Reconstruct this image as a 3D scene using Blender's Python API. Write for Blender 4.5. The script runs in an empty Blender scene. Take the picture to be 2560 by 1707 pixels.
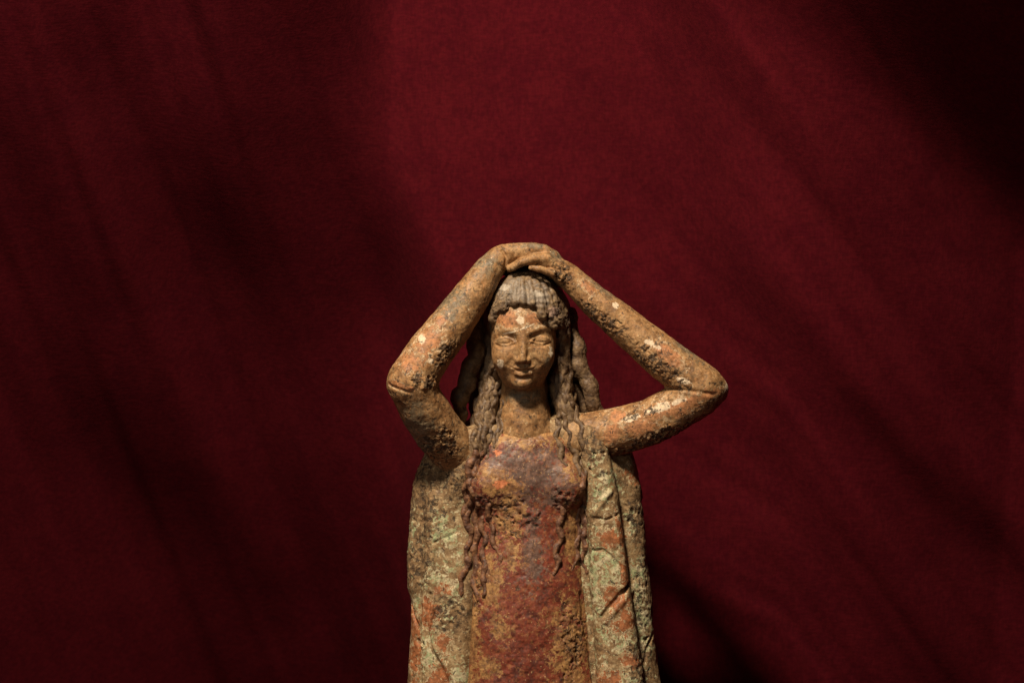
import bpy, math
import numpy as np
from mathutils import Vector

# ------------------------------------------------------------------ units
# Modelling space: (p, w, q) = right, towards the viewer, down, one unit = 0.4 mm.
S = 0.0004
ZC = 0.80                      # height of the modelling space's (.,.,853.5) line above the ground


def world(v):
    v = np.asarray(v, dtype=np.float64)
    return np.stack([(v[..., 0] - 1280) * S, -v[..., 1] * S, ZC + (853.5 - v[..., 2]) * S], -1)


# ------------------------------------------------------------------ camera, world, light, exposure
sc = bpy.context.scene
col = sc.collection
cam_d = bpy.data.cameras.new('camera')
cam = bpy.data.objects.new('camera', cam_d)
col.objects.link(cam)
cam.location = (0, -2.6, ZC)
cam.rotation_euler = (math.radians(90), 0, 0)
cam_d.sensor_width = 36
cam_d.lens = 36 * 2.6 / 1.024
cam_d.clip_end = 50
cam_d.dof.use_dof = True
cam_d.dof.focus_distance = 2.56
cam_d.dof.aperture_fstop = 5.6
sc.camera = cam

wd = bpy.data.worlds.new('World')
sc.world = wd
wd.use_nodes = True
wd.node_tree.nodes['Background'].inputs[0].default_value = (0.9, 0.75, 0.7, 1)
wd.node_tree.nodes['Background'].inputs[1].default_value = 0.009

lamp_d = bpy.data.lights.new('gallery_spot', 'SPOT')
lamp_d.energy = 455
lamp_d.color = (1.0, 0.83, 0.62)
lamp_d.spot_size = math.radians(100)
lamp_d.spot_blend = 0.05
lamp_d.shadow_soft_size = 0.16
lamp = bpy.data.objects.new('gallery_spot', lamp_d)
col.objects.link(lamp)
LDIR = Vector((-0.22, -0.58, 0.80)).normalized()
lamp.location = Vector((0.02, 0.0, 0.85)) + LDIR * 2.4
# the beam's edge crosses the cloth high on the right; everything lower and further left is inside it
E1 = (Vector((0.24, 0.22, 1.17)) - lamp.location).normalized()
E2 = (Vector((0.57, 0.22, 0.88)) - lamp.location).normalized()
EM = ((E1 + E2) / 2).normalized()
IN = E1.cross(E2).normalized()
if IN.dot(Vector((-0.3, 0.2, 0.7)) - lamp.location) < 0:
    IN = -IN
AIM = EM * math.cos(math.radians(49.4)) + IN * math.sin(math.radians(49.4))
lamp.rotation_euler = AIM.to_track_quat('-Z', 'Y').to_euler()

fill_d = bpy.data.lights.new('added_fill', 'AREA')      # added fill lamp, lifts the shade on neck and tresses
fill_d.energy = 9.0
fill_d.color = (1.0, 0.86, 0.70)
fill_d.size = 1.0
fill = bpy.data.objects.new('added_fill', fill_d)
col.objects.link(fill)
fill.location = (-1.3, -2.2, 1.15)
fill.rotation_euler = (Vector((0, 0, 0.8)) - fill.location).to_track_quat('-Z', 'Y').to_euler()

sc.view_settings.view_transform = 'Standard'
sc.view_settings.look = 'None'
sc.view_settings.exposure = 0
sc.view_settings.gamma = 1
sc.view_settings.use_curve_mapping = False
sc.render.engine = 'CYCLES'
sc.cycles.use_denoising = True


# ------------------------------------------------------------------ numpy noise
def _hash(ix, iy, iz, seed):
    h = (ix.astype(np.int64) * 374761393 + iy.astype(np.int64) * 668265263 + iz.astype(np.int64) * 2147483647 + seed * 974634211) & 0xffffffff
    h = ((h ^ (h >> 13)) * 1274126177) & 0xffffffff
    h = ((h ^ (h >> 16)) * 2246822519) & 0xffffffff
    return ((h ^ (h >> 15)) & 0xffff) / 32767.5 - 1.0


def vnoise(P, size, seed=0):
    Q = P / size
    I = np.floor(Q)
    F = Q - I
    I = I.astype(np.int64)
    F = F * F * F * (F * (F * 6 - 15) + 10)
    r = 0
    for a in (0, 1):
        wa = F[:, 0] if a else 1 - F[:, 0]
        for b in (0, 1):
            wb = F[:, 1] if b else 1 - F[:, 1]
            for c in (0, 1):
                wc = F[:, 2] if c else 1 - F[:, 2]
                r = r + wa * wb * wc * _hash(I[:, 0] + a, I[:, 1] + b, I[:, 2] + c, seed)
    return r


def fbm(P, size, octs=4, seed=0, gain=0.5):
    r, a = 0, 1.0
    for o in range(octs):
        r = r + a * vnoise(P + 17.3 * o, size / 2 ** o, seed + o)
        a *= gain
    return r


def sstep(x, a, b):
    t = np.clip((x - a) / (b - a), 0, 1)
    return t * t * (3 - 2 * t)


# ------------------------------------------------------------------ signed-distance sculpting
class Field:
    def __init__(s, lo, hi, v):
        s.lo, s.v = np.array(lo, float), v
        s.n = np.ceil((np.array(hi, float) - s.lo) / v).astype(int) + 1
        s.F = np.full(s.n, 200.0, np.float32)
        s.ax = [(s.lo[i] + v * np.arange(s.n[i])).astype(np.float32) for i in range(3)]

    def block(s, lo, hi):
        a = [max(0, int((lo[i] - s.lo[i]) / s.v)) for i in range(3)]
        b = [min(int(s.n[i]), int((hi[i] - s.lo[i]) / s.v) + 2) for i in range(3)]
        if any(b[i] <= a[i] for i in range(3)):
            return None, None
        sl = tuple(slice(a[i], b[i]) for i in range(3))
        x = s.ax[0][sl[0]][:, None, None]
        w = s.ax[1][sl[1]][None, :, None]
        q = s.ax[2][sl[2]][None, None, :]
        return sl, (x, w, q)

    def op(s, fn, lo, hi, k=0.0, mode='add'):
        pad = k + 3 * s.v
        sl, c = s.block([l - pad for l in lo], [h + pad for h in hi])
        if sl is None:
            return s
        d = fn(*c).astype(np.float32)
        A = s.F[sl]
        if mode == 'add':
            m = np.minimum(A, d)
            if k > 0:
                h = np.maximum(k - np.abs(A - d), 0) / k
                m = m - h * h * (k / 4)
        elif mode == 'cut':
            d = -d
            m = np.maximum(A, d)
            if k > 0:
                h = np.maximum(k - np.abs(A - d), 0) / k
                m = m + h * h * (k / 4)
        elif mode == 'and':
            m = np.maximum(A, d)
        s.F[sl] = m
        return s

    # c = (p, q, w): across, down, towards the viewer
    def ell(s, c, r, k=0.0, mode='add', rot=0.0):
        p, q, w = c
        rp, rq, rw = r
        R = max(rp, rq) if rot else None
        cr, sr = math.cos(rot), math.sin(rot)

        def fn(x, y, z):
            dx, dz = x - p, z - q
            if rot:
                dx, dz = dx * cr + dz * sr, -dx * sr + dz * cr
            n = np.sqrt((dx / rp) ** 2 + ((y - w) / rw) ** 2 + (dz / rq) ** 2)
            g = np.sqrt((dx / rp ** 2) ** 2 + ((y - w) / rw ** 2) ** 2 + (dz / rq ** 2) ** 2) + 1e-6
            return np.clip(n * (n - 1) / g, -60, 60)
        a, b = (R or rp), (R or rq)
        return s.op(fn, (p - a, w - rw, q - b), (p + a, w + rw, q + b), k, mode)

    def chain(s, pts, k=0.0, mode='add', flat=1.0):
        pts = [tuple(map(float, t)) for t in pts]           # (p, q, w, r); flat < 1 thins along w
        R = max(t[3] for t in pts)

        def fn(x, y, z):
            best = None
            for a, b in zip(pts[:-1], pts[1:]):
                ab = (b[0] - a[0], (b[2] - a[2]) / flat, b[1] - a[1])
                L2 = ab[0] ** 2 + ab[1] ** 2 + ab[2] ** 2 + 1e-9
                dx, dy, dz = x - a[0], (y - a[2]) / flat, z - a[1]
                t = np.clip((dx * ab[0] + dy * ab[1] + dz * ab[2]) / L2, 0, 1)
                d = np.sqrt((dx - t * ab[0]) ** 2 + (dy - t * ab[1]) ** 2 + (dz - t * ab[2]) ** 2) - (a[3] + t * (b[3] - a[3]))
                best = d if best is None else np.minimum(best, d)
            return best * min(1.0, flat) if flat < 1 else best
        lo = [min(t[i] for t in pts) - R for i in (0, 2, 1)]
        hi = [max(t[i] for t in pts) + R for i in (0, 2, 1)]
        return s.op(fn, lo, hi, k, mode)

    # stack of elliptical sections: rows (q, left, right, wc, half depth); e = section exponent
    def loft(s, rows, k=0.0, mode='add', e=2.0):
        rows = np.array(rows, float)
        qs = rows[:, 0]

        def fn(x, y, z):
            zz = z.ravel()
            L, R, W, D = [np.interp(zz, qs, rows[:, i])[None, None, :] for i in (1, 2, 3, 4)]
            a, c = (R - L) / 2, (R + L) / 2
            u, v = np.abs(x - c) / a, np.abs(y - W) / D
            n = (u ** e + v ** e) ** (1 / e)
            d = (n - 1) * np.minimum(a, D)
            return np.maximum(d, np.maximum(qs[0] - z, z - qs[-1]))
        lo = (rows[:, 1].min(), (rows[:, 3] - rows[:, 4]).min(), qs[0])
        hi = (rows[:, 2].max(), (rows[:, 3] + rows[:, 4]).max(), qs[-1])
        return s.op(fn, lo, hi, k, mode)

    def front(s, p, q, default=0.0):
        i = int(round((p - s.lo[0]) / s.v))
        j = int(round((q - s.lo[2]) / s.v))
        if not (0 <= i < s.n[0] and 0 <= j < s.n[2]):
            return default
        c = s.F[i, :, j]
        ins = np.nonzero(c < 0)[0]
        if len(ins) == 0:
            return default
        m = ins[-1]
        if m + 1 >= len(c):
            return s.ax[1][m]
        return float(s.ax[1][m] + s.v * c[m] / (c[m] - c[m + 1]))

    def mesh(s):
        F, v = s.F, s.v
        F[0] = F[-1] = np.maximum(F[0], 1); F[:, 0] = np.maximum(F[:, 0], 1); F[:, -1] = np.maximum(F[:, -1], 1)
        F[:, :, 0] = np.maximum(F[:, :, 0], 1); F[:, :, -1] = np.maximum(F[:, :, -1], 1)
        I = F < 0
        nx, ny, nz = F.shape
        cnt = np.zeros((nx - 1, ny - 1, nz - 1), np.int8)
        for a in (0, 1):
            for b in (0, 1):
                for c in (0, 1):
                    cnt += I[a:nx - 1 + a, b:ny - 1 + b, c:nz - 1 + c]
        act = np.argwhere((cnt > 0) & (cnt < 8))
        idx = np.full(cnt.shape, -1, np.int32)
        idx[act[:, 0], act[:, 1], act[:, 2]] = np.arange(len(act))
        C = {}
        for a in (0, 1):
            for b in (0, 1):
                for c in (0, 1):
                    C[a, b, c] = F[act[:, 0] + a, act[:, 1] + b, act[:, 2] + c]
        sm = np.zeros((len(act), 3)); ct = np.zeros(len(act))
        keys = list(C)
        for A in keys:
            for B in keys:
                if A < B and sum(abs(A[i] - B[i]) for i in range(3)) == 1:
                    fa, fb = C[A], C[B]
                    m = (fa < 0) != (fb < 0)
                    t = np.where(m, fa / np.where(m, fa - fb, 1), 0)
                    for i in range(3):
                        sm[:, i] += m * (A[i] + t * (B[i] - A[i]))
                    ct += m
        V = s.lo + v * (act + sm / ct[:, None])
        quads = []
        for ax in range(3):
            o1, o2 = [(1, 2), (2, 0), (0, 1)][ax]
            sa = [slice(None)] * 3; sb = [slice(None)] * 3
            sa[ax] = slice(0, -1); sb[ax] = slice(1, None)
            IA, IB = I[tuple(sa)], I[tuple(sb)]
            e = np.argwhere(IA != IB)
            inn = IA[e[:, 0], e[:, 1], e[:, 2]]
            ok = (e[:, o1] > 0) & (e[:, o2] > 0)
            e, inn = e[ok], inn[ok]

            def cell(d1, d2):
                t = e.copy(); t[:, o1] -= d1; t[:, o2] -= d2
                return idx[t[:, 0], t[:, 1], t[:, 2]]
            qd = np.stack([cell(1, 1), cell(0, 1), cell(0, 0), cell(1, 0)], 1)
            qd[~inn] = qd[~inn][:, ::-1]
            quads.append(qd)
        return V, np.concatenate(quads)


def normals(V, Q):
    a = V[Q[:, 2]] - V[Q[:, 0]]
    b = V[Q[:, 3]] - V[Q[:, 1]]
    fn = np.cross(a, b)
    N = np.zeros_like(V)
    for i in range(4):
        for j in range(3):
            N[:, j] += np.bincount(Q[:, i], fn[:, j], len(V))
    return N / (np.linalg.norm(N, axis=1)[:, None] + 1e-9)


BASE = Vector((0.016, 0, 0))


def link_mesh(name, V, Q, mat, parent=None, attrs=None, to_world=True, smooth=True):
    W = world(V) if to_world else np.asarray(V, float)
    if parent is not None:
        W = W - np.array(BASE)
    me = bpy.data.meshes.new(name)
    me.vertices.add(len(W)); me.vertices.foreach_set('co', W.astype(np.float32).ravel())
    n = Q.shape[1]
    me.loops.add(Q.size); me.loops.foreach_set('vertex_index', Q.astype(np.int32).ravel())
    me.polygons.add(len(Q))
    me.polygons.foreach_set('loop_start', np.arange(0, Q.size, n, dtype=np.int32))
    if smooth:
        me.polygons.foreach_set('use_smooth', np.ones(len(Q), bool))
    for k, a in (attrs or {}).items():
        at = me.attributes.new(k, 'FLOAT', 'POINT')
        at.data.foreach_set('value', np.asarray(a, np.float32))
    me.update(calc_edges=True)
    me.materials.append(mat)
    o = bpy.data.objects.new(name, me)
    col.objects.link(o)
    if parent is not None:
        o.parent = parent
    return o


def blobs(V, lst, nz=0.0, size=25, seed=5):
    """soft patch mask: 1 in a patch's middle, 0 at its rim; lst rows (p, q, rp, rq, degrees)"""
    m = np.full(len(V), -1.0)
    for t in lst:
        p, q, rp, rq = t[:4]
        an = math.radians(t[4]) if len(t) > 4 else 0
        c, s_ = math.cos(an), math.sin(an)
        dx, dz = V[:, 0] - p, V[:, 2] - q
        u, v = dx * c + dz * s_, -dx * s_ + dz * c
        m = np.maximum(m, 1 - np.sqrt((u / rp) ** 2 + (v / rq) ** 2))
    if nz:
        m = m + nz * fbm(V, size, 3, seed)
    return np.clip(m, -1, 1)


# ------------------------------------------------------------------ materials
class NT:
    def __init__(s, name):
        s.m = bpy.data.materials.new(name); s.m.use_nodes = True
        s.t = s.m.node_tree; s.n = s.t.nodes; s.l = s.t.links
        s.b = s.n['Principled BSDF']
        s.co = s.n.new('ShaderNodeTexCoord').outputs['Object']

    def put(s, sock, v):
        if isinstance(v, (int, float)):
            sock.default_value = v
        elif isinstance(v, tuple):
            sock.default_value = (*v, 1) if len(v) == 3 and sock.type == 'RGBA' else v
        else:
            s.l.new(v, sock)

    def noise(s, size, detail=4, rough=0.55, dist=0.0, off=0.0, stretch=None):
        n = s.n.new('ShaderNodeTexNoise')
        n.inputs['Scale'].default_value = 1 / (size * S); n.inputs['Detail'].default_value = detail
        n.inputs['Roughness'].default_value = rough; n.inputs['Distortion'].default_value = dist
        mp = s.n.new('ShaderNodeMapping'); mp.inputs['Location'].default_value = (off, off * 1.7, off * .6)
        if stretch:
            mp.inputs['Scale'].default_value = stretch
        s.l.new(s.co, mp.inputs[0]); s.l.new(mp.outputs[0], n.inputs['Vector'])
        return n.outputs['Fac']

    def voro(s, size, off=0.0, feature='F1'):
        n = s.n.new('ShaderNodeTexVoronoi'); n.feature = feature
        n.inputs['Scale'].default_value = 1 / (size * S)
        mp = s.n.new('ShaderNodeMapping'); mp.inputs['Location'].default_value = (off, off * 1.7, off * .6)
        s.l.new(s.co, mp.inputs[0]); s.l.new(mp.outputs[0], n.inputs['Vector'])
        return n.outputs['Distance']

    def math(s, op, a, b=0.0, c=None):
        n = s.n.new('ShaderNodeMath'); n.operation = op
        s.put(n.inputs[0], a); s.put(n.inputs[1], b)
        if c is not None:
            s.put(n.inputs[2], c)
        return n.outputs[0]

    def ss(s, v, a, b, lo=0.0, hi=1.0):
        n = s.n.new('ShaderNodeMapRange'); n.interpolation_type = 'SMOOTHSTEP'
        s.put(n.inputs[0], v); n.inputs[1].default_value = a; n.inputs[2].default_value = b
        n.inputs[3].default_value = lo; n.inputs[4].default_value = hi
        return n.outputs[0]

    def mix(s, f, a, b, blend='MIX'):
        n = s.n.new('ShaderNodeMix'); n.data_type = 'RGBA'; n.blend_type = blend
        s.put(n.inputs[0], f); s.put(n.inputs[6], a); s.put(n.inputs[7], b)
        return n.outputs[2]

    def attr(s, name):
        n = s.n.new('ShaderNodeAttribute'); n.attribute_name = name
        return n.outputs['Fac']

    def bump(s, h, strength, dist):
        n = s.n.new('ShaderNodeBump'); n.inputs['Strength'].default_value = strength
        n.inputs['Distance'].default_value = dist
        s.l.new(h, n.inputs['Height']); s.l.new(n.outputs[0], s.b.inputs['Normal'])


def clay(name, c1, c2, c3, A, B, C, alt=((0.1, 0.06, 0.04), (0.4, 0.25, 0.1)), altk=0.6, spot=(0.040, 0.027, 0.018), spot_thr=0.62, spot_size=14,
         rim=(0.62, 0.5, 0.34), rimw=0.5, soft_a=0.12, fleck=(0.62, 0.48, 0.3), fleck_thr=0.66, fleck_k=0.8, bump=0.5, rough=0.62, base_size=60,
         off=0.0, edge_k=1.0, pc=(1.25, 1.1), soft_b=0.7, pcs=0.3, fine=1.0, bias=(0.0, 0.0)):
    t = NT(name)
    n1 = t.noise(base_size, 6, 0.62, 0.4, off)
    n2 = t.noise(17, 5, 0.6, 0.2, off + 1)
    n3 = t.noise(5, 4, 0.62, 0.0, off + 2)
    v = t.math('ADD', t.math('MULTIPLY', n1, 0.55), t.math('MULTIPLY', n2, 0.45))
    c = t.mix(t.ss(v, 0.41, 0.50), c1, c2)
    c = t.mix(t.ss(v, 0.50, 0.59), c, c3)
    # pigment or bare-clay patches: where the attribute plus noise passes a threshold, with a chalky rim
    edge = t.math('ADD', t.math('MULTIPLY', t.math('SUBTRACT', t.noise(34, 5, 0.65, 0.6, off + 3), 0.5), 2.4 * edge_k),
                  t.math('MULTIPLY', t.math('SUBTRACT', t.noise(10, 5, 0.72, 0.5, off + 8), 0.5), 2.2 * edge_k * fine))

    def patch(c, attr, colr, rimk, soft=0.1, gain=1.0, ek=1.0):
        off_ = {'pa': bias[0], 'pc': bias[1]}.get(attr, 0.0)
        f = t.math('ADD', t.math('MULTIPLY_ADD', t.attr(attr), gain, -off_), t.math('MULTIPLY', edge, ek))
        if rimk:
            band = t.math('MULTIPLY', t.ss(f, -0.16, -0.03), t.ss(f, 0.02, 0.10, 1, 0))
            band = t.math('MULTIPLY', band, t.ss(t.noise(26, 3, 0.6, 0, off + 7), 0.42, 0.54, 0, rimk))
            c = t.mix(t.ss(f, 0, soft), c, colr)
            return t.mix(band, c, rim)
        return t.mix(t.ss(f, 0, soft), c, colr)
    g2 = t.ss(n2, 0.38, 0.62)

    def two(X):
        if isinstance(X[0], tuple):
            return t.mix(t.ss(t.noise(22, 5, 0.65, 0.5, off + 12), 0.42, 0.58), X[0], X[1])
        return t.mix(g2, tuple(x * .72 for x in X), tuple(x * 1.2 for x in X))
    c = patch(c, 'pb', two(B), 0, soft_b)
    if isinstance(C[0], tuple):            # painted layer lies under the bare patches
        c = patch(c, 'pc', two(C), 0, pcs, *pc)
    c = patch(c, 'pa', two(A), rimw, soft_a)
    # blotches of two other tones scattered over everything
    c = t.mix(t.ss(t.noise(12, 4, 0.65, 0.4, off + 9), 0.53, 0.62, 0, altk), c, alt[0])
    c = t.mix(t.ss(t.noise(14, 4, 0.65, 0.4, off + 10), 0.55, 0.63, 0, altk), c, alt[1])
    if not isinstance(C[0], tuple):
        c = patch(c, 'pc', C, 0, pcs, *pc)
    # dark soil specks, denser where the crust attribute says so
    sp = t.math('ADD', t.noise(spot_size, 5, 0.68, 0.6, off + 4), t.math('MULTIPLY', t.attr('crust'), 0.085))
    c = t.mix(t.ss(sp, spot_thr, spot_thr + 0.05, 0, 0.85), c, spot)
    c = t.mix(t.ss(t.noise(8, 4, 0.7, 0.3, off + 5), fleck_thr, fleck_thr + 0.04, 0, fleck_k), c, fleck)
    c = t.mix(t.ss(n3, 0.25, 0.75), t.mix(1.0, c, (0.70, 0.68, 0.66), 'MULTIPLY'), t.mix(1.0, c, (1.26, 1.24, 1.22), 'MULTIPLY'))
    t.put(t.b.inputs['Base Color'], c)
    t.put(t.b.inputs['Roughness'], t.math('ADD', t.ss(n2, 0.3, 0.7, rough - 0.14, rough + 0.10), t.math('MULTIPLY', t.attr('crust'), 0.2)))
    t.b.inputs['Specular IOR Level'].default_value = 0.4
    h = t.math('ADD', t.math('MULTIPLY', n2, 0.8), t.math('MULTIPLY', t.noise(6, 5, 0.7, 0, off + 6), 0.55))
    h = t.math('SUBTRACT', h, t.math('MULTIPLY', t.ss(sp, spot_thr - .02, spot_thr + 0.06), 0.45))
    h = t.math('MULTIPLY', h, t.math('ADD', t.math('MULTIPLY', t.attr('crust'), 0.7), 0.45))
    t.bump(h, bump, 0.0026)
    return t.m


M_skin = clay('ochre_clay_skin', (0.18, 0.090, 0.036), (0.30, 0.165, 0.070), (0.37, 0.225, 0.105),
              A=(0.40, 0.180, 0.080), B=(0.185, 0.140, 0.085), C=(0.64, 0.52, 0.38), alt=((0.12, 0.075, 0.040), (0.42, 0.21, 0.085)), altk=0.6,
              spot_thr=0.582, spot_size=14, base_size=42, rimw=0.8, soft_a=0.5, fleck_thr=0.635, bump=0.34, off=0.3)
M_hair = clay('grey_brown_hair', (0.095, 0.056, 0.030), (0.160, 0.104, 0.058), (0.25, 0.170, 0.090),
              A=(0.20, 0.13, 0.10), B=(0.225, 0.185, 0.145), C=(0.36, 0.31, 0.25), alt=((0.09, 0.062, 0.05), (0.30, 0.20, 0.10)), altk=0.5,
              spot_thr=0.65, rimw=0, base_size=30, fleck=(0.42, 0.32, 0.2), fleck_thr=0.68, off=2.1)
M_tress = clay('dark_brown_tress', (0.070, 0.040, 0.021), (0.120, 0.072, 0.038), (0.185, 0.118, 0.060),
              A=(0.13, 0.085, 0.065), B=(0.15, 0.12, 0.10), C=(0.30, 0.25, 0.2), alt=((0.055, 0.038, 0.03), (0.22, 0.145, 0.075)), altk=0.5,
              spot_thr=0.64, rimw=0, base_size=30, fleck=(0.34, 0.25, 0.15), fleck_thr=0.67, bump=0.6, off=3.3)
M_dress = clay('red_painted_dress', (0.095, 0.026, 0.018), (0.185, 0.040, 0.022), (0.225, 0.066, 0.030),
               A=((0.20, 0.095, 0.040), (0.37, 0.205, 0.078)), B=((0.100, 0.058, 0.045), (0.175, 0.098, 0.074)), C=(0.52, 0.18, 0.08),
               alt=((0.075, 0.036, 0.028), (0.30, 0.130, 0.050)), altk=0.5, bump=0.36, rough=0.54,
               spot_thr=0.625, rimw=0.0, soft_a=0.30, soft_b=0.5, fleck=(0.46, 0.30, 0.15), fleck_thr=0.625, base_size=50, edge_k=1.25, fine=1.5, off=4.4)
M_lock = clay('rusty_brown_lock', (0.075, 0.034, 0.021), (0.135, 0.062, 0.034), (0.21, 0.105, 0.052),
              A=(0.28, 0.135, 0.056), B=(0.145, 0.082, 0.068), C=(0.50, 0.17, 0.075), alt=((0.085, 0.040, 0.030), (0.29, 0.125, 0.050)), altk=0.6,
              spot_thr=0.64, rimw=0, base_size=25, off=5.1)
M_cloak = clay('flaking_cream_green_cloak', (0.150, 0.088, 0.042), (0.255, 0.165, 0.082), (0.34, 0.235, 0.122),
               A=(0.31, 0.115, 0.045), B=((0.135, 0.082, 0.042), (0.27, 0.170, 0.082)), C=((0.31, 0.36, 0.195), (0.51, 0.45, 0.295)),
               alt=((0.17, 0.095, 0.046), (0.52, 0.44, 0.27)), altk=0.4, bump=0.42,
               spot_thr=0.605, rimw=1.0, rim=(0.60, 0.53, 0.34), soft_a=0.07, soft_b=0.3, base_size=60, pc=(0.9, 1.5), pcs=0.14, fine=1.3, bias=(0.30, 0.42), off=6.2)


def cloth_mat():
    t = NT('dark_red_cloth')
    n1 = t.noise(70, 5, 0.6, 0.4, 0.2)
    n2 = t.noise(14, 4, 0.65, 0, 1.2)
    nv = t.noise(6, 3, 0.6, 0, 2.2, (1, 1, 0.22))
    nh = t.noise(6, 3, 0.6, 0, 3.2, (0.22, 1, 1))
    v = t.math('ADD', t.math('MULTIPLY', n1, 0.4), t.math('MULTIPLY', n2, 0.6))
    c = t.mix(t.ss(v, 0.38, 0.62), (0.053, 0.0018, 0.0055), (0.071, 0.0033, 0.0068))
    w = t.math('ADD', nv, nh)
    c = t.mix(t.ss(w, 0.75, 1.25), t.mix(1.0, c, (0.86, 0.86, 0.86), 'MULTIPLY'), t.mix(1.0, c, (1.14, 1.14, 1.14), 'MULTIPLY'))
    t.put(t.b.inputs['Base Color'], c)
    t.b.inputs['Roughness'].default_value = 0.95
    t.b.inputs['Specular IOR Level'].default_value = 0.08
    t.bump(w, 0.22, 0.001)
    return t.m


# ------------------------------------------------------------------ backdrop cloth
def curve_dist(X, Zq, pts):
    """signed distance to a smooth polyline running down the cloth (positive to its right)"""
    pts = np.array(pts, float)
    ts = np.linspace(0, len(pts) - 1, 4 * len(pts))       # smooth the corners
    pts = np.stack([np.interp(ts, np.arange(len(pts)), pts[:, i]) for i in (0, 1)], 1)
    for _ in range(6):
        pts[1:-1] = (pts[:-2] + 2 * pts[1:-1] + pts[2:]) / 4
    best = np.full(X.shape, 1e9); sg = np.ones(X.shape)
    for a, b in zip(pts[:-1], pts[1:]):
        ab = b - a
        L2 = ab @ ab
        t = ((X - a[0]) * ab[0] + (Zq - a[1]) * ab[1]) / L2
        t = np.clip(t, -50 if (a == pts[0]).all() else 0, 50 if (b == pts[-1]).all() else 1)
        dx, dz = X - a[0] - t * ab[0], Zq - a[1] - t * ab[1]
        d = np.hypot(dx, dz)
        s_ = np.sign((X - a[0]) * ab[1] - (Zq - a[1]) * ab[0])
        m = d < best
        best = np.where(m, d, best); sg = np.where(m, s_, sg)
    return best * sg


BACK = 500


def build_cloth():
    nx, nz = 640, 420
    xs = np.linspace(-2600, 5200, nx)
    qs = np.linspace(-1900, 2700, nz)
    X, Zq = np.meshgrid(xs, qs, indexing='ij')
    wob = 30 * np.sin(Zq / 260.0 + X / 700.0) + 18 * np.sin(Zq / 120.0 - X / 400.0)
    h = np.zeros_like(X)

    def step(pts, s_, A):
        nonlocal h
        d = curve_dist(X + wob * 0.5, Zq, pts)
        h = h + A / (1 + np.exp(-np.clip(d / s_, -40, 40)))

    # each: line down the cloth, half width, how far the right side lies behind (or, negative, before) the left
    step([(560, -1900), (740, -300), (840, 100), (910, 400), (980, 700), (1060, 1000), (1350, 2700)], 56, -420)
    step([(230, -1900), (390, -200), (490, 350), (575, 700), (655, 1000), (1000, 2700)], 56, -220)
    step([(-350, -1900), (-60, -200), (0, 300), (80, 700), (240, 1150), (400, 1600), (750, 2700)], 66, -150)
    step([(-500, 500), (-100, 900), (330, 1330), (520, 1500), (800, 1700), (1300, 2000)], 90, -55)
    step([(1150, -1900), (1430, -50), (1520, 250), (1650, 560), (1800, 780), (1960, 1000), (2450, 1700), (3200, 2700)], 75, -110)
    step([(1400, -1900), (1650, 0), (1740, 330), (1870, 650), (2000, 830), (2150, 990), (2330, 1160), (2900, 1650)], 30, -50)
    step([(1500, -1900), (1740, 0), (1830, 450), (1920, 850), (2010, 1180), (2110, 1430), (2220, 1690), (2600, 2700)], 60, -120)
    # cloth bent forward at the upper right, shaped to darken that corner
    d = curve_dist(X + wob, Zq, [(1230, -1500), (1720, -400), (2080, 0), (2390, 310), (2780, 640), (3250, 960), (4050, 1560), (5450, 2660)])
    dd = np.maximum(d + 130, 0)
    h = h - 1.75 * (np.sqrt(dd ** 2 + 260 ** 2) - 260) * np.clip(1 - np.maximum(dd - 900, 0) / 1500, 0.2, 1)
    # slow return between the folds; left half's forward lean and far right's turn are shaped to dim them
    h = h + 0.22 * np.clip(X - 1000, 0, 1600) + 0.50 * np.clip(X - 960, -1300, 0)
    lean = 0.43 * (Zq - 900) + 0.065 * ((Zq - 450) - np.sqrt((Zq - 450) ** 2 + 250 ** 2))
    h = h + np.clip(lean, -700, 500) / (1 + np.exp((X - 900 - 0.12 * (Zq - 600)) / 60))
    h = h + 0.22 * np.clip(Zq - 1100, -1500, 1500) / (1 + np.exp(-(X - 2120 - 0.25 * (Zq - 1000)) / 110))
    P = np.stack([X.ravel(), np.zeros(X.size), Zq.ravel()], 1)
    h = h + (6 * fbm(P, 420, 2, 91)).reshape(X.shape)
    # small wrinkles running with the folds
    lean = np.interp(X, [0, 1000, 2000], [0.28, 0.30, 0.75])
    P = np.stack([(X - lean * Zq).ravel(), np.zeros(X.size), 0.07 * Zq.ravel()], 1)
    h = h + (15 * fbm(P, 150, 3, 77)).reshape(X.shape)
    i0, j0 = np.argmin(abs(xs - 1750)), np.argmin(abs(qs - 1500))
    h = h - h[i0, j0]
    back = BACK + h
    # let the foot of the cloth run forward along the ground
    W = -back
    V = np.stack([X, W, Zq], -1)
    # foot: curve forward below q = 2700
    rows = 40
    tail = []
    qg = 853.5 + ZC / S            # ground level
    for i in range(1, rows + 1):
        f = i / rows
        a = min(1.0, f * 3) * math.pi / 2
        r = qg - 2700
        q = 2700 + r * math.sin(a)
        wf = r * (1 - math.cos(a)) + max(0, f - 1 / 3) * 3000
        damp = max(0.0, 1 - f * 3)
        tail.append(np.stack([xs, -(BACK + h[:, -1] * damp) + wf, np.full(nx, q) + 0.5], -1))
    V = np.concatenate([V, np.stack(tail, 1)], 1)
    n2 = V.shape[1]
    idx = np.arange(nx * n2).reshape(nx, n2)
    Q = np.stack([idx[:-1, :-1], idx[:-1, 1:], idx[1:, 1:], idx[1:, :-1]], -1).reshape(-1, 4)
    o = link_mesh('backdrop_cloth', V.reshape(-1, 3), Q, cloth_mat())
    o['label'] = 'dark red cloth hanging in soft diagonal folds behind the statuette'
    o['category'] = 'backdrop cloth'
    return o


build_cloth()

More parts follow.
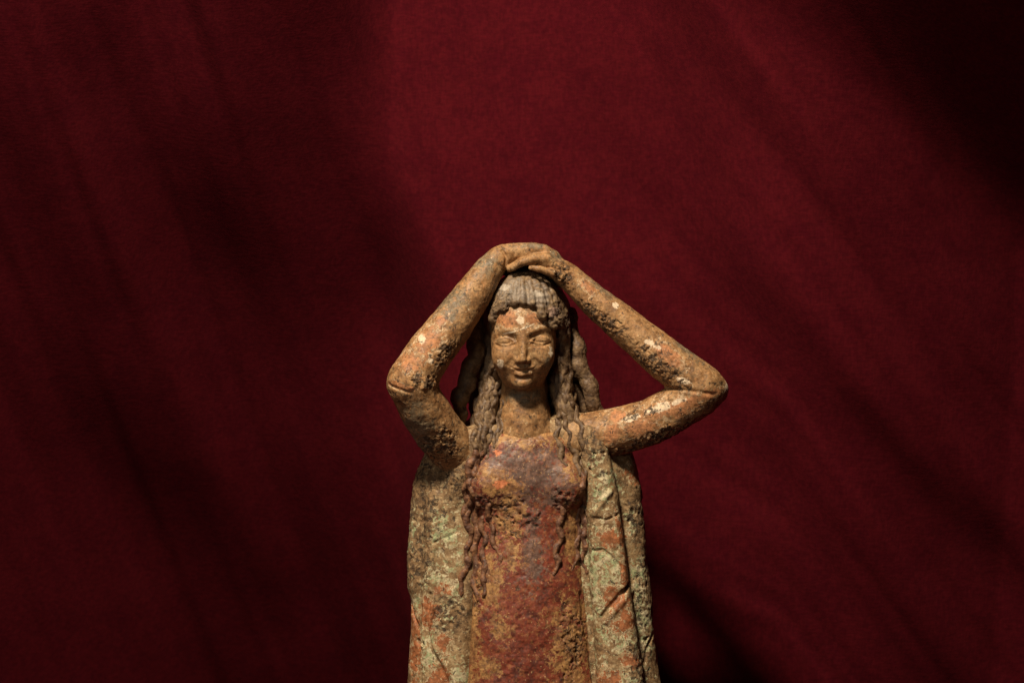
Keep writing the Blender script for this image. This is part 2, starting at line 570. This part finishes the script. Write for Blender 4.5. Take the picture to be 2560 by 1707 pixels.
# ------------------------------------------------------------------ the statuette
fig = bpy.data.objects.new('terracotta_statuette', None)
col.objects.link(fig)
fig.location = BASE
fig['label'] = 'weathered terracotta statuette of a woman with both hands on her head'
fig['category'] = 'statuette'


def finish(name, fld, mat, parent, amp=1.2, crust=None, crust_amp=3.0, pa=(), pb=(), pc=(), rough=None, seed=0, extra=None, pits=0.0):
    V, Q = fld.mesh()
    N = normals(V, Q)
    if (V[:, 0] * N[:, 0]).sum() < (V[:, 0].mean() * N[:, 0]).sum():
        Q = Q[:, ::-1]; N = -N
    cr = np.clip(blobs(V, crust, 0.35, 40, 3 + seed) * 2.2, 0, 1) if crust else np.zeros(len(V))
    d = amp * (0.9 * fbm(V, 45, 3, 11 + seed) + 0.5 * fbm(V, 12, 3, 23 + seed))
    d = d + cr * crust_amp * 0.6 * (fbm(V, 11, 3, 31 + seed, 0.65))
    pn = fbm(V, 10, 2, 41 + seed)
    d = d - (pits + cr * crust_amp * 0.55) * sstep(pn, 0.45, 0.85) * 1.6
    if rough is not None:
        d = d * rough(V)
    if extra is not None:
        d = d + extra(V, N)
    V2 = V + N * d[:, None]
    at = {'pa': blobs(V, pa), 'pb': blobs(V, pb), 'pc': blobs(V, pc), 'crust': cr}
    return link_mesh(name, V2, Q, mat, parent, at)


def wear(fl, lo, hi, n):
    """rub down everything sharp inside a box"""
    sl, _ = fl.block(lo, hi)
    for _ in range(n):
        for ax in range(3):
            T = fl.F[sl]
            U = T.copy()
            lo_ = [slice(None)] * 3; hi_ = [slice(None)] * 3; md = [slice(None)] * 3
            lo_[ax] = slice(0, -2); hi_[ax] = slice(2, None); md[ax] = slice(1, -1)
            U[tuple(md)] = 0.25 * T[tuple(lo_)] + 0.5 * T[tuple(md)] + 0.25 * T[tuple(hi_)]
            fl.F[sl] = U


# ---- body: head, neck, upper chest, arms and hands in one surface
B = Field((955, -110, 590), (1835, 190, 1260), 1.6)
# trunk under the clothes and neck
B.ell((1313, 1190, -15), (140, 150, 72))
B.chain([(1309, 900, -5, 56), (1311, 1000, -8, 60), (1313, 1075, -12, 72)], 18)
# shoulders and arms
B.chain([(1190, 1150, -4, 50), (1142, 1128, 12, 60), (1102, 1084, 44, 61), (1058, 1014, 90, 60), (1034, 960, 114, 56)], 20)
B.chain([(1034, 951, 115, 59), (1078, 878, 101, 57), (1130, 812, 84, 53), (1180, 742, 64, 46), (1222, 676, 46, 37), (1246, 648, 38, 29)], 16)
B.chain([(1440, 1096, -8, 60), (1528, 1082, 4, 60), (1625, 1054, 28, 57), (1742, 988, 58, 54)], 26)
B.chain([(1748, 964, 62, 55), (1660, 898, 56, 53), (1570, 823, 48, 46), (1490, 757, 42, 40), (1428, 700, 40, 32), (1405, 683, 40, 27)], 14)
B.ell((1784, 974, 54), (31, 27, 32), 26)
# skull and face masses
B.ell((1310, 812, 0), (86, 122, 98), 0)
B.ell((1308, 864, 40), (79, 102, 66), 14)
B.ell((1306, 918, 43), (58, 56, 50), 20)
B.ell((1308, 806, 48), (74, 46, 54), 14)
for c in ((1262, 892, 70, 29), (1352, 890, 70, 29)):
    B.ell(c[:3], (c[3], c[3] * 1.1, c[3]), 22)
B.ell((1306, 955, 79), (22, 17, 18), 18)


def fw(p, q):
    return B.front(p, q)


# eye sockets
for ex, ey in ((1262, 851), (1352, 848)):
    B.ell((ex, ey, fw(ex, ey) + 10), (28, 14, 16), 12, 'cut')
# brows
for pts in (((1238, 840), (1252, 828), (1272, 825), (1294, 831)), ((1324, 830), (1344, 821), (1362, 820), (1380, 832))):
    B.chain([(p, q, fw(p, q) - 2.6, 4.0) for p, q in pts], 10)
# nose
B.chain([(1309, 824, 97, 8), (1308, 854, 104, 7), (1307, 884, 112, 8.5), (1306, 898, 114, 9.5)], 11)
B.ell((1294, 901, 104), (7, 6.5, 9), 6)
B.ell((1319, 900, 104), (7, 6.5, 9), 6)
wear(B, (1215, 40, 770), (1400, 140, 990), 3)
# eyeballs and lids
for ex, ey in ((1264, 851), (1350, 848)):
    f0 = fw(ex, ey)
    B.ell((ex, ey + 1, f0 - 5.5), (22, 11, 12.5), 2.5)
    up = [(ex - 24, ey + 4), (ex - 13, ey - 4), (ex, ey - 7), (ex + 13, ey - 4), (ex + 24, ey + 4)]
    B.chain([(p, q, fw(p, q) - 0.2, 2.6) for p, q in up], 3.0)
    lo = [(ex - 22, ey + 8), (ex - 9, ey + 14), (ex + 6, ey + 14), (ex + 21, ey + 8)]
    B.chain([(p, q - 2.5, fw(p, q - 2.5) + 0.4, 2.4) for p, q in lo], 2.5)
    B.chain([(p, q + 3.0, fw(p, q + 3.0) + 1.0, 2.8) for p, q in lo], 3, 'cut')
# mouth: smiling line, lips, furrows
lips_u = [(1286, 920), (1297, 917), (1307, 919), (1318, 916), (1331, 918)]
B.chain([(p, q, fw(p, q) - 1.2, 4.2) for p, q in lips_u], 6)
lips_l = [(1290, 932), (1300, 935), (1309, 935), (1324, 931)]
B.chain([(p, q, fw(p, q) - 0.6, 5.4) for p, q in lips_l], 6)
line = [(1277, 917), (1286, 922), (1297, 925), (1308, 925.5), (1321, 924.5), (1332, 921), (1341, 915)]
B.chain([(p, q, fw(p, q) + 0.8, 2.3) for p, q in line], 2.5, 'cut')
under = [(1292, 944), (1306, 947), (1321, 943)]
B.chain([(p, q, fw(p, q) + 3.2, 5.0) for p, q in under], 5, 'cut')
for p0 in ((1271, 912, 1280, 901), (1346, 910, 1336, 900)):
    B.chain([(p0[0], p0[1], fw(p0[0], p0[1]) + 3.6, 4.5), (p0[2], p0[3], fw(p0[2], p0[3]) + 3.6, 4.0)], 8, 'cut')
# hands crossed on the crown: viewer's left hand on top and behind
B.chain([(1240, 654, 36, 29), (1262, 638, 34, 26), (1305, 631, 30, 24), (1338, 630, 28, 22)], 10)
B.chain([(1262, 640, 10, 22), (1305, 632, 4, 21), (1338, 631, 2, 18)], 14)
for i, (w0, r0, ln) in enumerate(((42, 11.5, 0.92), (23, 12, 1.0), (4, 11, 0.97), (-13, 9.5, 0.8))):
    B.chain([(1328, 622, w0, r0 + 2), (1328 + 32 * ln, 621 + 3, w0 + 1, r0 + .5), (1328 + 58 * ln, 621 + 18 * ln, w0 - 2, r0), (1328 + 76 * ln, 621 + 38 * ln, w0 - 4, r0 - 2)], 5)
B.chain([(1258, 657, 4, 13), (1282, 664, -10, 11), (1312, 668, -14, 8.5)], 5)
# other hand in front of it, its knuckles up
B.chain([(1412, 684, 40, 27), (1390, 670, 52, 24), (1362, 655, 58, 21), (1338, 654, 58, 17)], 10)
B.chain([(1396, 676, 24, 20), (1362, 668, 26, 18)], 12)
for i, (w0, r0, ln) in enumerate(((76, 9.5, 0.92), (60, 10.5, 1.0), (43, 10.5, 0.97), (26, 9, 0.82))):
    B.chain([(1368, 650, w0 - 8, r0 + 3), (1368 - 38 * ln, 650, w0, r0 + 1.5), (1368 - 70 * ln, 659, w0 - 1, r0), (1368 - 92 * ln, 672, w0 - 6, r0 - 1.5)], 5)
B.chain([(1404, 696, 64, 13), (1376, 683, 80, 9.5), (1348, 675, 84, 7.5), (1326, 672, 82, 6)], 4)
B.chain([(1256, 668, -22, 20), (1310, 668, -30, 24), (1370, 676, -26, 24), (1412, 700, -4, 22)], 12)
# crusted wrist and the crease where the top wrist bends
for p, q, w, r in ((1405, 688, 68, 8), (1398, 699, 68, 6), (1416, 698, 64, 7), (1390, 688, 72, 6)):
    B.ell((p, q, w), (r, r, r), 6)
B.chain([(1256, 630, 58, 3), (1267, 646, 60, 3.5), (1262, 668, 60, 3)], 6, 'cut')
# elbow creases
B.chain([(978, 957, fw(978, 957) + 2, 2), (1005, 970, fw(1005, 970) + 2, 2.6), (1036, 980, fw(1036, 980) + 2.6, 2.6)], 6, 'cut')
B.chain([(1664, 968, fw(1664, 968), 3), (1700, 973, fw(1700, 973) + 2, 2.5), (1740, 978, fw(1740, 978) + 2.6, 3), (1775, 984, fw(1775, 984) + 3, 3)], 7, 'cut')


def face_calm(V):
    r = np.ones(len(V))
    inf = ((V[:, 0] - 1308) / 85) ** 2 + ((V[:, 2] - 870) / 105) ** 2
    return np.where((inf < 1) & (V[:, 1] > 40), 0.45, r)


body = finish('body', B, M_skin, fig, amp=1.2, rough=face_calm, crust_amp=3.2, pits=0.35,
    crust=[(1105, 890, 30, 60, 40), (1060, 950, 45, 22), (1405, 690, 45, 30, 30), (1510, 800, 110, 26, 38), (1640, 915, 90, 30, 38),
           (1100, 1110, 60, 60), (1650, 1090, 150, 24, -20), (1610, 1025, 70, 20, -20)],
    pa=[(1072, 862, 46, 30, -50), (1105, 800, 18, 14), (1030, 905, 30, 26), (1010, 962, 40, 9, 15), (1660, 885, 50, 22, 40), (1470, 720, 26, 14, 35),
        (1590, 1070, 60, 26, -15), (1765, 985, 45, 12, -25), (1540, 1035, 25, 18), (1525, 1085, 20, 30), (1640, 1025, 55, 25, -20),
        (1700, 1010, 60, 26, -25), (1270, 802, 36, 24), (1330, 800, 30, 20)],
    pb=[(1120, 760, 60, 70, 30), (1215, 660, 40, 40), (1330, 615, 60, 14), (1390, 640, 30, 20), (1500, 720, 60, 18, 35), (1720, 880, 60, 18, 40),
        (1045, 1075, 70, 90), (1320, 985, 70, 30), (1368, 908, 18, 26)],
    pc=[(1302, 800, 11, 13), (1276, 831, 20, 2.5, -10), (1318, 817, 24, 2.5, -22), (1251, 908, 8, 12), (1376, 880, 6, 15), (1640, 1018, 36, 12, -22), (1690, 1000, 24, 7, -20),
        (1575, 1042, 24, 8, -20), (1700, 950, 20, 7, 20), (1622, 858, 22, 9, 30), (1535, 765, 12, 7, 35), (1812, 970, 8, 20), (1060, 850, 9, 14), (1082, 900, 7, 10)])

# ---- dress
D = Field((1130, -130, 1060), (1640, 160, 2858), 2.4)
D.loft([(1082, 1200, 1425, -14, 60), (1100, 1182, 1440, -8, 70), (1150, 1175, 1452, 2, 76), (1210, 1172, 1460, 6, 80), (1270, 1178, 1455, 4, 76), (1340, 1180, 1455, 4, 76),
        (1420, 1176, 1462, 4, 82), (1520, 1168, 1474, 4, 90), (1620, 1160, 1486, 4, 98), (1720, 1150, 1500, 4, 104), (2100, 1120, 1540, 4, 116), (2857, 1080, 1590, 4, 122)], e=2.3)
D.ell((1222, 1212, 52), (50, 48, 38), 34)
D.ell((1418, 1208, 50), (46, 48, 38), 34)
D.ell((1310, 1560, 40), (120, 230, 62), 40)
# neck band: a shallow ledge
for q0, a in ((1097, 2.6), (1108, 1.8)):
    D.chain([(p, q0 - 5 + 0.002 * (p - 1315) ** 2 * -0.2, D.front(p, q0) + 1, a) for p in (1215, 1250, 1290, 1330, 1370, 1400)], 3, 'cut')
# vertical seams at the side of the skirt
D.chain([(p, q, D.front(p, q) + 2, 5) for p, q in ((1452, 1480), (1462, 1560), (1476, 1640), (1488, 1720))], 8, 'cut')
D.chain([(p, q, D.front(p, q) + 2, 5) for p, q in ((1178, 1500), (1172, 1580), (1166, 1660), (1160, 1730))], 8, 'cut')
finish('dress', D, M_dress, fig, amp=1.6, crust_amp=3.6, pits=0.5, seed=3,
    crust=[(1260, 1290, 60, 80), (1230, 1255, 50, 26), (1430, 1600, 40, 110), (1400, 1250, 40, 40), (1190, 1420, 30, 130), (1320, 1290, 50, 30)],
    pa=[(1240, 1215, 55, 26), (1265, 1290, 45, 70), (1280, 1370, 26, 50), (1430, 1330, 30, 80), (1425, 1600, 55, 110), (1225, 1440, 34, 80), (1250, 1560, 26, 36), (1182, 1560, 24, 160), (1478, 1560, 26, 180), (1460, 1400, 18, 80), (1290, 1330, 22, 22),
        (1220, 1650, 30, 30), (1440, 1690, 40, 40), (1318, 1092, 140, 26), (1430, 1160, 25, 40), (1225, 1180, 40, 22)],
    pb=[(1322, 1180, 230, 120), (1332, 1360, 40, 110)],
    pc=[(1250, 1206, 16, 9), (1245, 1128, 12, 7)])

# ---- cloak: back mantle with the two front edges
C = Field((990, -190, 1015), (1800, 110, 2858), 2.8)
LC = [(1040, 1180, 1490, -50, 30), (1080, 1130, 1525, -52, 44), (1135, 1060, 1568, -44, 62), (1175, 1042, 1588, -40, 74), (1216, 1031, 1599, -40, 78), (1317, 1022, 1614, -45, 84), (1352, 1019, 1617, -45, 86),
      (1402, 1016, 1617, -45, 88), (1472, 1018, 1630, -45, 92), (1506, 1028, 1634, -45, 92), (1560, 1027, 1634, -45, 94), (1623, 1024, 1642, -45, 96), (1707, 1018, 1654, -45, 100),
      (2100, 1005, 1700, -45, 116), (2857, 1000, 1780, -45, 122)]
C.loft(LC, e=3.4)
# shoulders under the cloth
C.chain([(1225, 1085, 2, 40), (1186, 1108, 18, 46), (1160, 1180, 22, 44), (1136, 1260, 4, 40)], 22)
C.chain([(1405, 1080, -8, 48), (1470, 1092, -6, 58), (1500, 1180, -14, 56)], 20)
C.chain([(1545, 1150, -30, 36), (1552, 1230, -40, 44)], 20)
# left front fall
C.loft([(1140, 1085, 1190, -20, 44), (1250, 1066, 1196, 0, 44), (1400, 1060, 1194, 10, 46), (1487, 1064, 1188, 13, 48), (1560, 1060, 1184, 14, 50), (1707, 1056, 1176, 18, 52), (2100, 1040, 1170, 22, 60), (2857, 1030, 1170, 22, 60)], 10, e=4.5)
# right front fall: a flap whose outer edge stands proud of the mantle
C.loft([(1060, 1440, 1500, 14, 40), (1112, 1446, 1517, 24, 40), (1235, 1462, 1544, 30, 42), (1371, 1468, 1562, 32, 44), (1456, 1472, 1571, 34, 46), (1545, 1480, 1586, 36, 48), (1707, 1490, 1610, 40, 52),
        (2100, 1520, 1660, 44, 60), (2857, 1560, 1720, 44, 60)], 4, e=3.2)


def cut_line(F, pts, r, dep=0.2, k=3):
    F.chain([(p, q, F.front(p, q) + dep, r) for p, q in pts], k, 'cut')


def add_line(F, pts, r, dep=-1.0, k=6):
    F.chain([(p, q, F.front(p, q) + dep, r) for p, q in pts], k)


# sharp creases and soft folds
cut_line(C, [(1570, 1456), (1548, 1478), (1525, 1505), (1503, 1532)], 6.5)
add_line(C, [(1574, 1472), (1554, 1494), (1532, 1520), (1512, 1545)], 7, -2)
cut_line(C, [(1478, 1370), (1505, 1368), (1530, 1388), (1552, 1418)], 4)
cut_line(C, [(1480, 1285), (1510, 1295), (1545, 1280)], 2.6)
add_line(C, [(1484, 1280), (1503, 1250), (1522, 1226)], 8, -2)
cut_line(C, [(1480, 1180), (1450, 1128), (1490, 1132), (1510, 1128)], 2.5)
add_line(C, [(1084, 1490), (1074, 1560), (1088, 1606), (1112, 1646), (1140, 1700)], 6, -1)
cut_line(C, [(1590, 1560), (1610, 1600), (1634, 1560)], 3.5)
cut_line(C, [(1606, 1660), (1620, 1610), (1632, 1585)], 3.5)
add_line(C, [(1090, 1300), (1089, 1352), (1074, 1430), (1066, 1487), (1063, 1564), (1060, 1640), (1056, 1720)], 9, -3)
cut_line(C, [(1078, 1480), (1066, 1560), (1078, 1612), (1100, 1654), (1124, 1706)], 6.5)
cut_line(C, [(1030, 1515), (1042, 1560), (1058, 1606)], 6)
cut_line(C, [(1055, 1612), (1040, 1640), (1030, 1680)], 3.5)
cut_line(C, [(1046, 1600), (1052, 1660), (1052, 1720)], 6)
cut_line(C, [(1088, 1360), (1105, 1385), (1120, 1410)], 3)
cut_line(C, [(1086, 1352), (1115, 1340), (1145, 1325)], 3)
cloak = finish('cloak', C, M_cloak, fig, amp=1.4, crust_amp=2.2, pits=0.45, seed=7,
    crust=[(1060, 1260, 60, 160), (1050, 1400, 50, 90), (1115, 1530, 55, 60), (1590, 1290, 40, 80), (1500, 1200, 30, 60), (1610, 1500, 35, 120), (1600, 1640, 40, 80), (1130, 1190, 60, 80), (1480, 1090, 50, 60)],
    pa=[(1542, 1500, 39, 45), (1552, 1545, 45, 51, 10), (1525, 1475, 36, 33), (1520, 1340, 33, 36), (1560, 1410, 16, 90), (1550, 1320, 15, 75, -10), (1100, 1470, 33, 27), (1075, 1520, 33, 60), (1035, 1570, 21, 75), (1095, 1690, 39, 60), (1038, 1640, 24, 90), (1110, 1600, 27, 36), (1570, 1640, 36, 27), (1520, 1690, 45, 36), (1590, 1180, 38, 33)],
    pb=[(1182, 1400, 22, 340), (1472, 1450, 20, 320), (1046, 1240, 70, 150), (1034, 1400, 44, 120), (1130, 1180, 70, 90), (1118, 1540, 50, 50), (1175, 1110, 40, 60), (1604, 1300, 44, 120),
        (1590, 1170, 50, 60), (1490, 1080, 70, 70), (1612, 1660, 36, 80), (1500, 1620, 40, 30)],
    pc=[(1118, 1330, 50, 90), (1100, 1460, 60, 70), (1080, 1640, 70, 140), (1150, 1680, 60, 60), (1510, 1440, 90, 160), (1505, 1200, 50, 90), (1540, 1330, 50, 70), (1545, 1580, 80, 70),
        (1600, 1560, 40, 110), (1590, 1420, 40, 60), (1540, 1690, 80, 50), (1040, 1500, 30, 60), (1030, 1330, 20, 50)])

# ---- hair: cap with fringe, hanging mass behind, then the separate locks
H = Field((1110, -160, 660), (1530, 160, 1120), 1.6)
H.ell((1313, 783, 0), (101, 107, 107))
H.op(lambda x, y, z: np.maximum(np.maximum(-(y - (22 + 0.10 * np.abs(x - 1310))), -(z - (760 + 0.0074 * (x - 1303) ** 2))), -999 + 0 * x) + 0 * x,
     (1228 - 40, -20, 730), (1400, 150, 1000), 6, 'cut')
# side hair framing the face, and the mass down the back
H.chain([(1236, 760, -8, 26), (1228, 830, -22, 26), (1222, 900, -26, 26), (1214, 960, -24, 24)], 16)
H.chain([(1396, 760, 4, 26), (1402, 830, 4, 25), (1398, 890, 2, 27), (1404, 960, -8, 26)], 16)
H.chain([(1236, 915, -18, 22), (1226, 970, -6, 26), (1214, 1030, 6, 28), (1212, 1072, 18, 26)], 14)
H.chain([(1392, 915, -10, 22), (1402, 970, -2, 26), (1414, 1020, 8, 26), (1424, 1062, 14, 22)], 14)
H.ell((1313, 930, -72), (118, 170, 46), 30)
H.ell((1314, 784, -54), (114, 102, 58), 20)
fringe = [(1239, 797, 15.5), (1262, 772, 13.5), (1284, 758, 12), (1306, 755, 11.5), (1330, 760, 13), (1356, 787, 15), (1384, 810, 14), (1408, 840, 13)]
Hf = []
for i, (p, q, r) in enumerate(fringe):
    pts = []
    for j in range(8):
        f = j / 7
        pp = 1312 + (p - 1312) * (0.45 + 0.55 * f ** 0.7) + 2.5 * math.sin(5 * f + i)
        qq = 686 + (q - 686) * f + (abs(p - 1312) * 0.12) * (1 - f)
        pts.append((pp, qq, H.front(pp, min(qq, q - 14), 60), r * (0.62 + 0.38 * f)))
    Hf.append(pts)
for i, pts in enumerate(Hf):
    H.chain([(a, b, c - 6.0, r) for a, b, c, r in pts], 1.6)
    if i:                 # groove between this curl and the one before
        q_ = Hf[i - 1]
        H.chain([((a[0] + b[0]) / 2, (a[1] + b[1]) / 2, H.front((a[0] + b[0]) / 2, (a[1] + b[1]) / 2) + 1.6, 3.0) for a, b in zip(pts[2:], q_[2:])], 4, 'cut')
    if i > 4:     # cross ribs on the side curls
        for j in range(2, 8):
            a, b, c, r = pts[j]
            H.ell((a, b - 4, c - 3.2), (r * 0.92, 6, r * 0.9), 4)
    a, b, c, r = pts[-1]
    H.ell((a, b - 2, c - 4), (r * 0.95, r * 0.75, r * 0.95), 4)
    if i in (0, 1, 5, 6, 7):
        H.ell((a + 2, b + 3, c + r * 0.7), (4.5, 4, 5), 3, 'cut')
wear(H, (1210, 20, 680), (1440, 150, 870), 2)
hair = finish('hair', H, M_hair, fig, amp=2.0, crust_amp=2.5, pits=0.4, seed=11,
    crust=[(1250, 760, 40, 50), (1400, 800, 40, 70)],
    pa=[(1385, 780, 14, 20)], pb=[(1300, 730, 70, 40), (1350, 740, 40, 30)], pc=[(1345, 735, 16, 10), (1262, 720, 14, 8)])

SURF = [B, D, C, H]


def top_w(p, q):
    return max(f.front(p, q, -60) for f in SURF)


def lock(pts, rad, wav, wl, beads=0.0, lift=0.35, on_surface=True, seed=0, phase=0.0, strands=1, v=1.6, crust=0.3, mat=None, amp=1.2):
    """one long lock: path (p, q[, w]), waving sideways, with twisted strand relief"""
    P = np.array([t[:2] for t in pts], float)
    Wp = np.array([t[2] if len(t) > 2 else np.nan for t in pts], float)
    seg = np.r_[0, np.cumsum(np.hypot(*np.diff(P, axis=0).T))]
    n = max(6, int(seg[-1] / 5))
    s_ = np.linspace(0, seg[-1], n)
    p = np.interp(s_, seg, P[:, 0]); q = np.interp(s_, seg, P[:, 1])
    tx, tq = np.gradient(p), np.gradient(q)
    L = np.hypot(tx, tq)
    nx_, nq_ = tq / L, -tx / L
    r = rad * np.minimum(1, 0.55 + 2.0 * (1 - s_ / seg[-1])) * np.minimum(1, 0.7 + s_ / 40)
    F = None
    allp = []
    for k in range(strands):
        ph = phase + 2 * math.pi * k / strands
        off = wav * np.sin(2 * math.pi * s_ / wl + ph)
        dep = wav * 0.6 * np.cos(2 * math.pi * s_ / wl + ph) if strands > 1 else 0 * s_
        pp, qq = p + nx_ * off, q + nq_ * off
        rr = r * (1 + beads * np.sin(2 * math.pi * s_ / wl * (2 if strands == 1 else 1) + ph))
        if on_surface:
            ww = np.array([top_w(a, b) for a, b in zip(pp, qq)]) + r * lift
            kk = np.ones(7) / 7
            ww = np.convolve(np.pad(ww, 3, mode='edge'), kk, mode='valid')
        else:
            ww = np.interp(s_, seg, Wp)
        allp.append(np.stack([pp, qq, ww + dep, rr], 1))
    A = np.concatenate(allp)
    m = rad * 2 + 8
    F = Field((A[:, 0].min() - m, A[:, 2].min() - m, A[:, 1].min() - m), (A[:, 0].max() + m, A[:, 2].max() + m, A[:, 1].max() + m), v)
    for a in allp:
        for i in range(0, len(a) - 1, 6):
            F.chain(a[i:i + 7], 2.0)
    return finish('hair_lock', F, mat or M_tress, hair, amp=amp, crust_amp=2.0, pits=0.5, seed=30 + seed)


# thick bulging tresses behind the shoulders
lock([(1200, 780, -34), (1192, 850, -8), (1186, 900, 6), (1168, 945, 14), (1154, 990, 14), (1148, 1050, 0)], 22, 4, 84, 0.10, on_surface=False, seed=1, amp=2.6, mat=M_hair)
lock([(1216, 840, -56), (1212, 900, -54), (1198, 960, -56), (1182, 1050, -60)], 20, 3, 94, 0.08, on_surface=False, seed=2, phase=1, amp=2.6)
lock([(1424, 780, -40), (1432, 850, -34), (1446, 900, -26), (1464, 950, -22), (1484, 995, -22), (1502, 1045, -30)], 22, 5, 97, 0.08, on_surface=False, seed=3, phase=2, amp=3.4)
lock([(1416, 820, -54), (1422, 900, -56), (1438, 960, -56), (1460, 1040, -60)], 22, 3, 96, 0.08, on_surface=False, seed=4, amp=3.0)
# locks beside the neck falling onto the breast, left of the picture
left = [((1214, 930), (1202, 980), (1188, 1030), (1184, 1075), (1188, 1125)), ((1224, 920), (1214, 970), (1202, 1010), (1196, 1055), (1200, 1095), (1198, 1138)),
        ((1234, 915), (1228, 965), (1216, 1010), (1210, 1050), (1212, 1095), (1208, 1142)), ((1244, 925), (1240, 980), (1230, 1025), (1226, 1070), (1222, 1110), (1216, 1146)),
        ((1252, 945), (1250, 1000), (1242, 1045), (1242, 1080), (1232, 1115)), ((1256, 1000), (1254, 1045), (1252, 1080), (1244, 1108))]
for i, t in enumerate(left):
    lock(t, 7.5 - 0.4 * (i > 3), 4.5, 46 + 4 * (i % 3), 0.15, lift=-0.5, seed=50 + i, phase=1.3 * i, amp=2.4)
right = [((1376, 940), (1378, 985), (1386, 1025), (1394, 1060)), ((1384, 915), (1388, 965), (1396, 1010), (1404, 1050)), ((1396, 895), (1398, 940), (1406, 985), (1416, 1035)),
         ((1408, 885), (1410, 935), (1418, 985), (1430, 1030)), ((1420, 905), (1424, 950), (1432, 990), (1444, 1035)),
         ((1394, 1045), (1392, 1080), (1398, 1125), (1412, 1160)), ((1406, 1035), (1420, 1070), (1424, 1105), (1438, 1140), (1446, 1185)),
         ((1434, 1020), (1450, 1060), (1456, 1100), (1452, 1135)), ((1446, 1130), (1458, 1175), (1460, 1230), (1464, 1285))]
for i, t in enumerate(right):
    lock(t, 7.5, 6.5 if i == 5 else 4.5, 46 + 4 * (i % 3), 0.12, lift=-0.5, seed=60 + i, phase=1.1 * i, amp=2.2)
# long thin ones below the bust
lock([(1176, 1240), (1170, 1290), (1174, 1350), (1166, 1410), (1150, 1480)], 9, 4.5, 74, 0.15, seed=15, lift=-0.2, mat=M_lock, amp=2.8)
lock([(1192, 1250), (1194, 1310), (1190, 1370), (1188, 1440), (1192, 1490)], 9, 4.5, 80, 0.15, seed=16, lift=-0.2, phase=1.5, mat=M_lock, amp=2.8)
lock([(1222, 1255), (1228, 1310), (1240, 1360), (1258, 1410)], 7.5, 4, 70, 0.15, seed=17, lift=-0.45, phase=2.5, mat=M_lock, amp=2.8)
lock([(1402, 1262), (1400, 1320), (1390, 1380), (1388, 1428)], 8, 5, 62, 0.15, seed=18, lift=-0.2, mat=M_lock, amp=2.8)
lock([(1442, 1265), (1446, 1320), (1440, 1380), (1432, 1420)], 8, 4, 60, 0.15, seed=19, lift=-0.2, phase=1.0, mat=M_lock, amp=2.8)
lock([(1190, 1120), (1178, 1160), (1166, 1205), (1168, 1250), (1162, 1300)], 9, 4.5, 60, 0.15, seed=71, lift=-0.2, mat=M_lock, amp=2.8)
lock([(1204, 1125), (1192, 1160), (1178, 1195), (1180, 1240), (1184, 1290)], 8.5, 4.5, 56, 0.15, seed=72, lift=-0.25, phase=1.7, mat=M_lock, amp=2.8)
lock([(1450, 1180), (1458, 1225), (1456, 1275), (1462, 1330), (1456, 1385), (1462, 1430)], 8.5, 4.5, 60, 0.15, seed=73, lift=-0.2, phase=0.7, mat=M_lock, amp=2.8)
lock([(1206, 1290), (1212, 1340), (1208, 1395), (1214, 1440), (1208, 1480)], 8, 4.5, 64, 0.15, seed=74, lift=-0.3, phase=2.7, mat=M_lock, amp=2.8)
